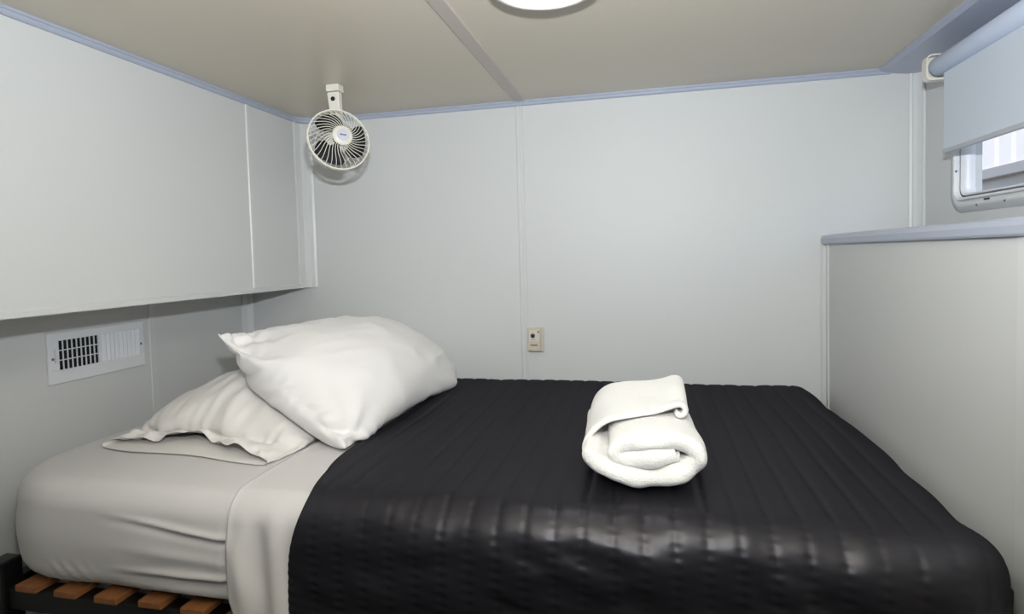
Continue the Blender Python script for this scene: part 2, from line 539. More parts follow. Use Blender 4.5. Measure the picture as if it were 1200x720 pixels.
# outside: the neighbouring cabin seen through the pane
XO = 2.0
nb = empty('neighbouring_cabin', (XO + 0.4, 3.2, FLOOR - 0.4))
tag(nb, 'white ribbed cabin wall outside the window', 'building')
zr = on(1170, 208, 'x', XO).z
zl = zr + 0.06
y = -0.6
while y < 7.0:
    rb_lo, rb_hi = y, y + 0.14
    vv = [(XO, rb_lo, zl), (XO, rb_hi, zl), (XO, rb_hi, 1.7), (XO, rb_lo, 1.7), (XO - 0.014, rb_lo + 0.02, zl), (XO - 0.014, rb_hi - 0.02, zl),
          (XO - 0.014, rb_hi - 0.02, 1.7), (XO - 0.014, rb_lo + 0.02, 1.7)]
    ff = [(4, 5, 6, 7), (0, 4, 7, 3), (5, 1, 2, 6), (0, 1, 5, 4), (3, 7, 6, 2)]
    recalc(mk('cladding_rib', vv, ff, M['clad'], nb))
    y += 0.16
box('cladding_sheet', (XO, -0.6, zl), (XO + 0.8, 7.0, 1.7), M['clad'], nb)
box('floor_rail', (XO - 0.03, -0.6, zr), (XO + 0.8, 7.0, zl), M['cladrail'], nb, 0.004)
box('skirt', (XO + 0.02, -0.6, FLOOR - 0.4), (XO + 0.8, 7.0, zr), M['skirt'], nb)
gr = struct('ground', (XR + 0.11, -6, FLOOR - 0.5), (8, 9, FLOOR - 0.4), M['gravel'])
gr['label'] = 'gravel ground outside'

# ------------------------------------------------------------------ roller blind
BX = 0.735
bl = empty('roller_blind', (BX, -0.66, 0.22))
tag(bl, 'pale blue-grey roller blind pulled half down over the window', 'blind')
rz = 0.5 * (on(1108, 62, 'x', BX).z + on(1112, 83, 'x', BX).z)
rr = 0.5 * (on(1108, 62, 'x', BX).z - on(1112, 83, 'x', BX).z)
ystart = -0.262
v, f = lathe([(rr * 0.96, 0), (rr, 0.003), (rr, 0.85)], (BX, ystart, rz), (0, -1, 0), 32)
recalc(mk('roller_tube', v, f, M['blind_tube'], bl, True))
zbot = on(1150, 163, 'x', BX - 0.002).z
yb0 = on(1107.5, 140, 'x', BX).y
v, f = boxvf((BX - 0.003, -1.10, zbot + 0.004), (BX - 0.001, yb0, rz))
v = [(x, yy, z) for x, yy, z in v]
mk('blind_fabric', v, f, M['blind'], bl)
box('hem_bar', (BX - 0.006, -1.10, zbot - 0.006), (BX + 0.004, yb0 + 0.004, zbot + 0.006), M['blind_bar'], bl, 0.003)
# bracket: squarish cup with rounded corners round the tube end
by = -0.247
def rsq(cx, cz, hx, hz, r, seg=6):
    P = []
    for sx, sz, a0 in ((1, 1, 0), (-1, 1, 90), (-1, -1, 180), (1, -1, 270)):
        for k in range(seg + 1):
            a = math.radians(a0 + 90 * k / seg)
            P.append((cx + sx * (hx - r) + r * math.cos(a), cz + sz * (hz - r) + r * math.sin(a)))
    return P
def cup(cx, cz, hx, hz, r, ya, yb, wall):
    A = rsq(cx, cz, hx, hz, r); B = rsq(cx, cz, hx - wall, hz - wall, max(r - wall, 0.002))
    n = len(A)
    V = [(p, ya, q) for p, q in A] + [(p, yb, q) for p, q in A] + [(p, yb, q) for p, q in B] + [(p, ya - 0.003, q) for p, q in B]
    F = [tuple(range(n))]
    for s in range(3):
        for k in range(n):
            F.append((s * n + k, s * n + (k + 1) % n, (s + 1) * n + (k + 1) % n, (s + 1) * n + k))
    F.append(tuple(reversed(range(3 * n, 4 * n))))
    return V, F
v, f = cup(BX + 0.002, rz, rr + 0.008, rr + 0.008, 0.014, by + 0.004, by - 0.022, 0.0035)
br = recalc(mk('bracket', v, f, M['fan_w'], bl))
box('bracket_foot', (BX + rr, by - 0.016, rz - rr), (XR - 0.0005, by, rz + rr), M['fan_w'], bl, 0.002)

# ------------------------------------------------------------------ ceiling lamp
lc = (-0.175, -0.875)
lamp = empty('ceiling_lamp', (lc[0], lc[1], 0.485))
tag(lamp, 'round white ceiling light above the bed', 'ceiling light')
v, f = lathe([(0.125, 0.0), (0.125, 0.005), (0.120, 0.010), (0.105, 0.012)], (lc[0], lc[1], ZT), (0, 0, -1), 64)
recalc(mk('base_plate', v, f, M['plastic_w'], lamp, True))
v, f = lathe([(0.108, 0.010), (0.109, 0.020), (0.105, 0.028), (0.096, 0.031), (0.088, 0.029), (0.087, 0.022)], (lc[0], lc[1], ZT), (0, 0, -1), 64, False)
recalc(mk('ring', v, f, M['lampring'], lamp, True))
pr = [(0.088 * math.cos(t), 0.020 + 0.022 * math.sin(t)) for t in [math.radians(a) for a in (0, 15, 30, 45, 60, 75, 87)]]
v, f = lathe(pr, (lc[0], lc[1], ZT), (0, 0, -1), 64)
recalc(mk('diffuser', v, f, M['diffuser'], lamp, True))

# ------------------------------------------------------------------ fan
fc = on(397, 164, 'y', -0.415)
FAX = Vector((0.70, -0.70, 0.14)).normalized()
e1 = FAX.cross(Vector((0, 0, 1))).normalized() * -1      # to the fan's right
e2 = FAX.cross(e1).normalized()
if e2.z < 0: e2 = -e2
foot = on(391, 99, 'z', ZT)
fan = empty('cabin_fan', (foot.x, foot.y, fc.z - 0.11))
tag(fan, 'small ivory wire-guard fan hanging from the ceiling corner', 'fan')
fx, fy = foot.x, foot.y
# bracket
v, f = boxvf((fx - 0.021, fy - 0.012, ZT - 0.022), (fx + 0.021, fy + 0.022, ZT - 0.0005))
bevel(mk('mount_foot', v, f, M['fan_w'], fan), 0.003)
z0, z1 = ZT - 0.024, ZT - 0.110
v = [(fx - 0.020, fy - 0.010, z0), (fx + 0.020, fy - 0.010, z0), (fx + 0.020, fy + 0.012, z0), (fx - 0.020, fy + 0.012, z0),
     (fx - 0.013, fy - 0.002, z1), (fx + 0.017, fy - 0.002, z1), (fx + 0.017, fy + 0.020, z1), (fx - 0.013, fy + 0.020, z1)]
f = boxvf((0, 0, 0), (1, 1, 1))[1]
arm = recalc(mk('arm', v, f, M['fan_w'], fan)); bevel(arm, 0.004, 3)
v, f = lathe([(0.0065, 0), (0.0065, 0.003), (0.005, 0.0045)], (fx + 0.001, fy - 0.0085, ZT - 0.045), (0, -1, 0.1), 16)
mk('knob', v, f, M['dark'], arm, True)
back = fc - FAX * 0.045
v, f = lathe([(0.012, -0.012), (0.026, -0.008), (0.034, 0.005), (0.036, 0.03), (0.032, 0.042), (0.02, 0.046)], back, FAX, 24)
mot = recalc(mk('motor_housing', v, f, M['fan_w'], fan, True))
v, f = tube([(fx + 0.002, fy + 0.009, z1 + 0.008), (fx + 0.001, fy + 0.012, z1 - 0.012), back - FAX * 0.006 + Vector((0, 0, 0.025)), back], 0.009, 10)
recalc(mk('neck', v, f, M['fan_w'], fan, True))
# blades
RB = 0.079
for kb in range(3):
    V, F = [], []
    a0 = math.radians(100 + kb * 120)
    NU, NV = 8, 8
    for side in (0, 1):
        for i in range(NU):
            r = 0.016 + (RB - 0.016) * i / (NU - 1)
            wdt = math.radians(34 + 62 * math.sin(math.pi * (0.15 + 0.7 * i / (NU - 1))))
            for j in range(NV):
                t = j / (NV - 1) - 0.5
                a = a0 + t * wdt + 0.35 * i / (NU - 1)
                p = fc + (e1 * math.cos(a) + e2 * math.sin(a)) * r + FAX * (t * 0.026 + (0.0008 if side else -0.0008))
                V.append(p)
    F = gridfaces(NU, NV) + gridfaces(NU, NV, NU * NV, True)
    recalc(mk('blade', V, F, M['dark'], fan, True))
v, f = lathe([(0.017, -0.010), (0.018, 0.008), (0.014, 0.013)], fc, FAX, 20)
recalc(mk('rotor', v, f, M['dark'], fan, True))
# guards
def fp(r, a, d): return fc + (e1 * math.cos(a) + e2 * math.sin(a)) * r + FAX * d
RG = 0.0885
parts = [tube([fp(RG, 2 * math.pi * k / 56, 0.004) for k in range(56)], 0.0026, 8, True)]
NW = 36
for k in range(NW):
    a = 2 * math.pi * k / NW
    pts = []
    for s in range(9):
        t = s / 8
        r = 0.026 + (RG - 0.026) * t
        pts.append(fp(r, a + 0.50 * math.sin(t * math.pi * 0.5) ** 1.5, 0.036 * (1 - t ** 2.6) + 0.004))
    parts.append(tube(pts, 0.00105, 5, False, False))
parts.append(tube([fp(0.0265, 2 * math.pi * k / 32, 0.040) for k in range(32)], 0.0022, 8, True))
v, f = join(parts)
mk('front_guard', v, f, M['fan_w'], fan, True)
parts = [tube([fp(RG, 2 * math.pi * k / 56, -0.003) for k in range(56)], 0.0026, 8, True),
         tube([fp(RG * 0.90, 2 * math.pi * k / 56, -0.040) for k in range(56)], 0.0014, 6, True),
         tube([fp(RG * 0.62, 2 * math.pi * k / 40, -0.055) for k in range(40)], 0.0014, 6, True)]
for k in range(26):
    a = 2 * math.pi * (k + 0.5) / 26
    pts = [fp(RG, a, -0.003), fp(RG * 1.0, a, -0.02), fp(RG * 0.93, a, -0.037), fp(RG * 0.8, a, -0.047), fp(RG * 0.62, a, -0.055), fp(0.03, a, -0.05)]
    parts.append(tube(pts, 0.00105, 5, False, False))
v, f = join(parts)
mk('rear_guard', v, f, M['fan_w'], fan, True)
v, f = lathe([(0.026, 0.036), (0.0265, 0.041), (0.023, 0.044), (0.017, 0.0455)], fc, FAX, 28)
hub = recalc(mk('hub_cap', v, f, M['fan_w'], fan, True))
v, f = lathe([(0.018, 0.0452), (0.018, 0.0462)], fc, FAX, 28)
hp = recalc(mk('hub_badge', v, f, M['logoplate'], hub))
# little dark badge mark: three slanted strokes joined by a bar
parts = []
for cx_, cz_, w_, h_ in ((-0.0066, 0.0008, 0.0034, 0.0042), (-0.0022, 0.0004, 0.0032, 0.0038), (0.0022, 0.0, 0.0032, 0.0038), (0.0066, -0.0004, 0.0034, 0.0042)):
    c = fc + FAX * 0.0464 + e1 * cx_ + e2 * cz_
    q = [c + e1 * (sx * w_ / 2 + sz * 0.0006) + e2 * (sz * h_ / 2) for sx, sz in ((-1, -1), (1, -1), (1, 1), (-1, 1))]
    parts.append(([*q, *[p - FAX * 0.0004 for p in q]], [(0, 1, 2, 3), (4, 7, 6, 5), (0, 4, 5, 1), (1, 5, 6, 2), (2, 6, 7, 3), (3, 7, 4, 0)]))
v, f = join(parts)
mk('badge_mark', v, f, M['logo'], hub)

# ------------------------------------------------------------------ air vent on the lower left wall
VY0, VY1, VZ0, VZ1 = -0.7835, -0.4865, -0.3075, -0.1730
vent = empty('air_vent', (XLL, (VY0 + VY1) / 2, VZ0))
tag(vent, 'white rectangular air vent with open grille half on the left wall', 'vent')
gy0, gy1, gz0, gz1 = -0.755, -0.639, -0.272, -0.194
sy0, sy1, sz0, sz1 = -0.623, -0.511, -0.284, -0.194
x0 = XLL + 0.0005
parts = [boxvf((x0, VY0, VZ0), (x0 + 0.006, VY1, gz0)), boxvf((x0, VY0, gz1), (x0 + 0.006, VY1, VZ1)),
         boxvf((x0, VY0, gz0), (x0 + 0.006, gy0, gz1)), boxvf((x0, gy1, gz0), (x0 + 0.006, sy0 - 0.006, gz1)), boxvf((x0, sy1 + 0.006, gz0), (x0 + 0.006, VY1, gz1))]
v, f = join(parts)
bevel(mk('face_plate', v, f, M['plastic_w'], vent), 0.001)
box('louvre_backing', (x0, sy0 - 0.006, gz0), (x0 + 0.001, sy1 + 0.006, gz1), M['louvre_back'], vent)
box('duct_opening', (x0, gy0, gz0), (x0 + 0.0008, gy1, gz1), M['dark'], vent)
for i in range(10):
    yy = gy0 + (gy1 - gy0) * i / 9
    box('grille_bar', (x0 + 0.003, yy - 0.0011, gz0), (x0 + 0.0062, yy + 0.0011, gz1), M['plastic_w'], vent)
for i in (1, 2):
    zz = gz0 + (gz1 - gz0) * i / 3
    box('grille_rail', (x0 + 0.001, gy0, zz - 0.0012), (x0 + 0.0055, gy1, zz + 0.0012), M['plastic_w'], vent)
for i in range(9):
    yy = sy0 + (sy1 - sy0) * i / 8
    v = [(x0 + 0.001, yy - 0.0035, gz0), (x0 + 0.003, yy - 0.0045, gz0), (x0 + 0.0085, yy + 0.0035, gz0), (x0 + 0.0065, yy + 0.0045, gz0)]
    v = v + [(a, b, gz1) for a, b, c in v]
    f = [(0, 1, 2, 3), (7, 6, 5, 4), (0, 4, 5, 1), (1, 5, 6, 2), (2, 6, 7, 3), (3, 7, 4, 0)]
    recalc(mk('louvre', v, f, M['plastic_w'], vent))
box('slider', (x0 + 0.005, gy0 - 0.012, -0.25), (x0 + 0.012, gy0 - 0.008, -0.215), M['plastic_w'], vent, 0.001)
for yy in (VY0 + 0.012, VY1 - 0.012):
    v, f = lathe([(0.0035, 0), (0.0035, 0.001), (0.002, 0.002)], (x0 + 0.006, yy, (VZ0 + VZ1) / 2), (1, 0, 0), 12)
    mk('screw', v, f, M['screw'], vent, True)

# ------------------------------------------------------------------ beige switch box on the back wall
dc = on(628, 398, 'y', 0)
dev = empty('wall_switch', (dc.x, 0, dc.z - 0.043))
tag(dev, 'small beige plastic switch box with round dark button on the back wall', 'switch')
cx_, cz_ = dc.x, dc.z
bevel(mk('back_plate', *boxvf((cx_ - 0.030, -0.006, cz_ - 0.043), (cx_ + 0.030, -0.0005, cz_ + 0.043)), M['device'], dev), 0.003, 3)
body = bevel(mk('body', *boxvf((cx_ - 0.025, -0.022, cz_ - 0.038), (cx_ + 0.020, -0.005, cz_ + 0.038)), M['device'], dev), 0.004, 3)
bevel(mk('face', *boxvf((cx_ - 0.020, -0.0232, cz_ - 0.004), (cx_ + 0.016, -0.021, cz_ + 0.034)), M['device_face'], body), 0.001)
v, f = lathe([(0.0078, 0), (0.0078, 0.002), (0.006, 0.0035), (0.003, 0.0038)], (cx_ - 0.006, -0.0232, cz_ + 0.016), (0, -1, 0), 20)
mk('button', v, f, M['device_btn'], dev, True)
v, f = lathe([(0.0028, 0), (0.0022, 0.0015)], (cx_ + 0.013, -0.0232, cz_ + 0.029), (0, -1, 0), 12)
mk('indicator', v, f, M['dark'], dev, True)
box('slot', (cx_ - 0.015, -0.0226, cz_ - 0.019), (cx_ + 0.009, -0.0215, cz_ - 0.015), M['device_red'], dev)
box('tab', (cx_ - 0.012, -0.0245, cz_ - 0.037), (cx_ + 0.007, -0.0215, cz_ - 0.022), M['device'], dev, 0.001)
for i, w in enumerate((0.003, 0.004, 0.003)):
    box('print_mark', (cx_ - 0.012 + i * 0.0055, -0.0234, cz_ + 0.0015), (cx_ - 0.012 + i * 0.0055 + w, -0.0231, cz_ + 0.0035), M['device_red'], body)

# ------------------------------------------------------------------ bed base
BT = -0.446                       # top of the mattress
MX0, MX1, MY0, MY1, MB = -1.418, 0.500, -1.040, -0.012, -0.664
bed = empty('bed_base', (-0.45, -0.52, FLOOR))
tag(bed, 'black metal bed base with timber slats under the mattress', 'bed frame')
SLT = MB - 0.001                  # top of slats
RZ1, RZ0 = SLT - 0.014, SLT - 0.060
box('side_rail', (-1.334, -1.040, RZ0), (0.47, -1.000, RZ1), M['black_metal'], bed, 0.003)
box('side_rail', (-1.37, -0.055, RZ0), (0.47, -0.020, RZ1), M['black_metal'], bed, 0.003)
box('end_rail', (-1.395, -0.998, RZ0), (-1.36, -0.055, RZ1), M['black_metal'], bed, 0.003)
box('end_rail', (0.45, -1.00, RZ0), (0.485, -0.055, RZ1), M['black_metal'], bed, 0.003)
for lx, ly, lt in ((-1.357, -1.028, -0.622), (-1.375, -0.05, MB - 0.002), (0.465, -1.005, RZ1), (0.465, -0.05, RZ1)):
    box('leg', (lx - 0.022, ly - 0.022, FLOOR), (lx + 0.022, ly + 0.022, lt), M['black_metal'], bed, 0.004)
sx = -1.305
slat_me = None
while sx < 0.42:
    if slat_me is None:
        v, f = boxvf((sx, -1.048, SLT - 0.014), (sx + 0.055, -0.015, SLT))
        so = box('slat', (sx, -1.048, SLT - 0.014), (sx + 0.055, -0.015, SLT), M['slat'], bed, 0.002)
        first = so; slat_me = so.data
    else:
        c = first.copy(); COL.objects.link(c); c.parent = bed
        c.location = first.location + Vector((sx + 1.305, random.uniform(-0.004, 0.004), 0))
    sx += 0.1035

# ------------------------------------------------------------------ mattress in fitted sheet
def plan(ins, n_side=(150, 80), r0=0.20):
    """rounded-rectangle outline inset by ins, fixed point count"""
    x0, x1, y0, y1 = MX0 + ins, MX1 - ins, MY0 + ins, MY1 - ins
    r = max(r0 - ins, 0.02)
    P = []
    nc = 16
    def seg(a, b, n):
        for k in range(n):
            t = k / n
            P.append((a[0] + (b[0] - a[0]) * t, a[1] + (b[1] - a[1]) * t))
    def arc(cx, cy, a0):
        for k in range(nc):
            a = math.radians(a0 + 90 * k / nc)
            P.append((cx + r * math.cos(a), cy + r * math.sin(a)))
    seg((x0 + r, y0), (x1 - r, y0), n_side[0] * 2)
    arc(x1 - r, y0 + r, 270)
    seg((x1, y0 + r), (x1, y1 - r), 40)
    arc(x1 - r, y1 - r, 0)
    seg((x1 - r, y1), (x0 + r, y1), 60)
    arc(x0 + r, y1 - r, 90)
    seg((x0, y1 - r), (x0, y0 + r), n_side[1])
    arc(x0 + r, y0 + r, 180)
    return P
rings = []
re, rb_ = 0.045, 0.045
for k in range(6):
    a = math.radians(90 * k / 6)
    rings.append((rb_ * (1 - math.sin(a)), MB + rb_ * (1 - math.cos(a))))
NS = 40
for k in range(NS + 1):
    rings.append((0.0, MB + rb_ + (BT - re - MB - rb_) * k / NS))
for k in range(1, 13):
    a = math.radians(90 * k / 12)
    rings.append((re * (1 - math.cos(a)), BT - re + re * math.sin(a)))
for ins in (0.08, 0.11, 0.15, 0.2, 0.28, 0.36, 0.44):
    rings.append((ins, BT))
V = []
for ins, z in rings:
    P = np.array(plan(ins))
    c = P.mean(0)
    side = 1.0 if ins < 0.03 else max(0.0, 1 - (ins - 0.03) / 0.05)
    x, y = P[:, 0], P[:, 1]
    hN = (z - MB) / (BT - MB)
    # bulge of the side wall plus pull folds of the sheet
    out = 0.010 * math.sin(math.pi * min(max(hN, 0), 1)) * np.ones(len(x))
    front = (y < MY0 + 0.05)
    out = out * (1 - 0.7 * sstep(-0.80, -0.775, x))
    m1 = sstep(-1.10, -0.86, x) * (1 - sstep(-0.775, -0.755, x)) * front
    w1 = np.exp(-((z - (-0.520 - 0.10 * (x + 0.8))) / 0.006) ** 2) * 0.007 - np.exp(-((z - (-0.532 - 0.10 * (x + 0.8))) / 0.007) ** 2) * 0.006
    w2 = np.exp(-((z - (-0.600 + 0.02 * (x + 0.8))) / 0.007) ** 2) * 0.007 - np.exp(-((z - (-0.614 + 0.02 * (x + 0.8))) / 0.006) ** 2) * 0.008
    w3 = np.exp(-((z - (-0.640 + 0.03 * (x + 0.8))) / 0.006) ** 2) * 0.006 + np.exp(-((z - (-0.570 - 0.05 * (x + 0.8))) / 0.012) ** 2) * 0.004
    out = out + m1 * (w1 + w2 + w3)
    m2 = np.exp(-((x + 1.17) / 0.06) ** 2) * max(0, 1 - max(0, hN - 0.0) / 0.33) * front
    out = out + m2 * 0.0035 * np.sin((x * 0.8 - (z - MB) * -0.55) * 2 * math.pi / 0.026)
    out = out + 0.003 * vnoise(x * 9 + y * 9, z * 16 + y * 3, 2) * side
    # outward direction
    d = P - np.array(plan(min(ins + 0.02, 0.46)))
    d /= (np.linalg.norm(d, axis=1, keepdims=True) + 1e-9)
    P2 = P + d * (out * side)[:, None]
    zz = z + 0.002 * vnoise(x * 7, y * 7, 3) * (1 if z > BT - 0.02 else 0)
    for i in range(len(x)):
        V.append((P2[i, 0], min(P2[i, 1], -0.006), zz if np.isscalar(zz) else zz[i]))
n = len(plan(0))
F = []
for i in range(len(rings) - 1):
    for k in range(n):
        F.append((i * n + k, i * n + (k + 1) % n, (i + 1) * n + (k + 1) % n, (i + 1) * n + k))
F.append(tuple(reversed(range(n))))
F.append(tuple(range((len(rings) - 1) * n, len(rings) * n)))
mt = mk('mattress', V, F, M['sheet'], None, True)
tag(mt, 'mattress in a pale off-white fitted sheet on the black bed base', 'mattress')

# ------------------------------------------------------------------ cloth draped over the bed
def drape(U, Vv, off, re_):
    """U = world x on the top, Vv = distance from the back wall along the cloth -> positions, normals"""
    xr = MX1 + off - re_                    # bends down beyond this x
    yf = MY0 - off + re_                    # bends down beyond this y
    yb = MY1 + 0.002 - 0.03                 # small bend at the wall
    y = -Vv
    du = np.maximum(0, U - xr)
    dv = np.maximum(0, yf - y)
    t = (du ** 3 + dv ** 3) ** (1 / 3.0)
    tt = np.sqrt(du ** 2 + dv ** 2) + 1e-9
    dx, dy = du / tt, -dv / tt
    q = re_ * math.pi / 2
    a = np.minimum(t, q) / re_
    o = re_ * np.sin(a)
    dz = re_ * (1 - np.cos(a)) + np.maximum(0, t - q)
    X = np.minimum(U, xr) + dx * o
    Y = np.maximum(y, yf) + dy * o
    Z = BT + off - dz
    bb = np.maximum(0, y - yb)
    Z = Z - bb ** 2 / 0.03 * 0.25
    N = np.stack([dx * np.sin(a), dy * np.sin(a), np.cos(a)], -1)
    return np.stack([X, Y, Z], -1), N, t

def cloth_obj(name, P, N, thick, material, nu, nv):
    top = P.reshape(-1, 3)
    bot = (P - N * thick).reshape(-1, 3)
    V = np.concatenate([top, bot])
    F = gridfaces(nu, nv, 0, True) + gridfaces(nu, nv, nu * nv, False)
    b = nu * nv
    for j in range(nv - 1):
        F.append((j, j + 1, b + j + 1, b + j))
        k = (nu - 1) * nv + j
        F.append((k + 1, k, b + k, b + k + 1))
    for i in range(nu - 1):
        k = i * nv
        F.append((k + nv, k, b + k, b + k + nv))
        k = i * nv + nv - 1
        F.append((k, k + nv, b + k + nv, b + k))
    return recalc(mk(name, V, F, material, None, True))

# flat sheet folded out from under the quilt
nu, nv = 90, 330
uu = np.linspace(0, 1, nu)[:, None]; vv_ = np.linspace(0.09, 1.295, nv)[None, :]
ed = -0.775 - 0.008 * np.sin(vv_ * 9) + 0.035 * sstep(0.95, 0.6, vv_) * 0 + 0.05 * sstep(1.20, 1.30, vv_)
U = ed + (-0.50 - ed) * uu
Vv = vv_ + 0 * uu
P, N, t = drape(U, Vv, 0.004, 0.050)
fr_ = sstep(0.03, 0.12, t)
dsp = fr_ * (0.013 * (0.5 + 0.5 * np.sin((U + 0.775) * 2 * math.pi / 0.075 - (Vv - 1.0) * 7.0 + 1.2 * vnoise(U * 8, Vv * 6, 1))) + 0.006 * vnoise(U * 18 - Vv * 9, Vv * 7, 4)
             + 0.004 * np.exp(-((U - ed) / 0.010) ** 2))
dsp = dsp + (1 - fr_) * (0.0015 + 0.002 * np.exp(-((U - ed) / 0.008) ** 2))
dsp = dsp + fr_ * 0.010 * sstep(1.0, 1.25, Vv)
dsp = dsp * (1 - 0.85 * sstep(-0.67, -0.62, U)) + 0.001 + 0.004 * fr_
P = P + N * dsp[..., None]
fs = cloth_obj('flat_sheet', P, N, 0.0022, M['sheet'], nu, nv)
tag(fs, 'off-white flat sheet hanging down the bed side beside the dark quilt', 'sheet')

# charcoal quilt with stitched channels
CH = 0.0487
nu, nv = 360, 440
uu = np.linspace(0, 1, nu)[:, None]; vv_ = np.linspace(0.006, 1.58, nv)[None, :]
ed = -0.655 + 0.02 * sstep(1.1, 1.5, vv_) + 0.004 * np.sin(vv_ * 7) + 0.03 * np.exp(-((vv_ - 1.02) / 0.10) ** 2) * 1.0
U = ed + (0.66 - ed) * uu
Vv = vv_ + 0 * uu
P, N, t = drape(U, Vv, 0.016, 0.080)
ph = (U + 0.643) / CH
fr2 = np.abs(ph - np.round(ph))                      # 0 on a stitch line, .5 mid channel
puff = 0.0024 * (1 - np.exp(-(fr2 / 0.13) ** 2)) * (1 - 0.6 * sstep(0.0, 0.06, t))
front = sstep(0.05, 0.16, t) * (U < 0.56)
topm = 1 - front
line = np.exp(-(fr2 / 0.09) ** 2)
pucker = 0.0009 * np.sin(Vv * 2 * math.pi / 0.017 + 3 * np.round(ph)) * np.exp(-(fr2 / 0.20) ** 2) * (0.35 + 0.65 * front)
ws = 0.35 + 0.65 * np.exp(-((U + 0.05) / 0.33) ** 2)
fold = front * ws * (0.010 * np.maximum(0, vnoise(U * 7 + Vv * 5.5, Vv * 13 - U * 5, 0)) ** 1.3 + 0.007 * vnoise(U * 15 + Vv * 9, Vv * 26 - U * 9, 5)
                     + 0.010 * np.exp(-((Vv - 1.20 - 0.55 * (U + 0.25)) / 0.020) ** 2) * sstep(-0.30, -0.15, U) * (1 - sstep(0.12, 0.25, U)))
fold = fold + front * 0.004 * vnoise(U * 5, Vv * 16, 6)
wav = topm * 0.0035 * vnoise(U * 3.1, Vv * 4.0, 1) + topm * 0.0015 * vnoise(U * 16, Vv * 7, 2)
ridge = sstep(0.0, 0.05, t) * (1 - sstep(0.09, 0.18, t)) * 0.004 * vnoise(U * 22, Vv * 10, 3)
dsp = puff + pucker + fold + wav + ridge
P = P + N * dsp[..., None]
P[..., 1] = np.minimum(P[..., 1], -0.005)
P[..., 0] = np.minimum(P[..., 0], XP - 0.012)
qo = cloth_obj('quilt', P, N, 0.004, M['quilt'], nu, nv)
tag(qo, 'charcoal satin quilt with stitched channels spread over the bed', 'quilt')

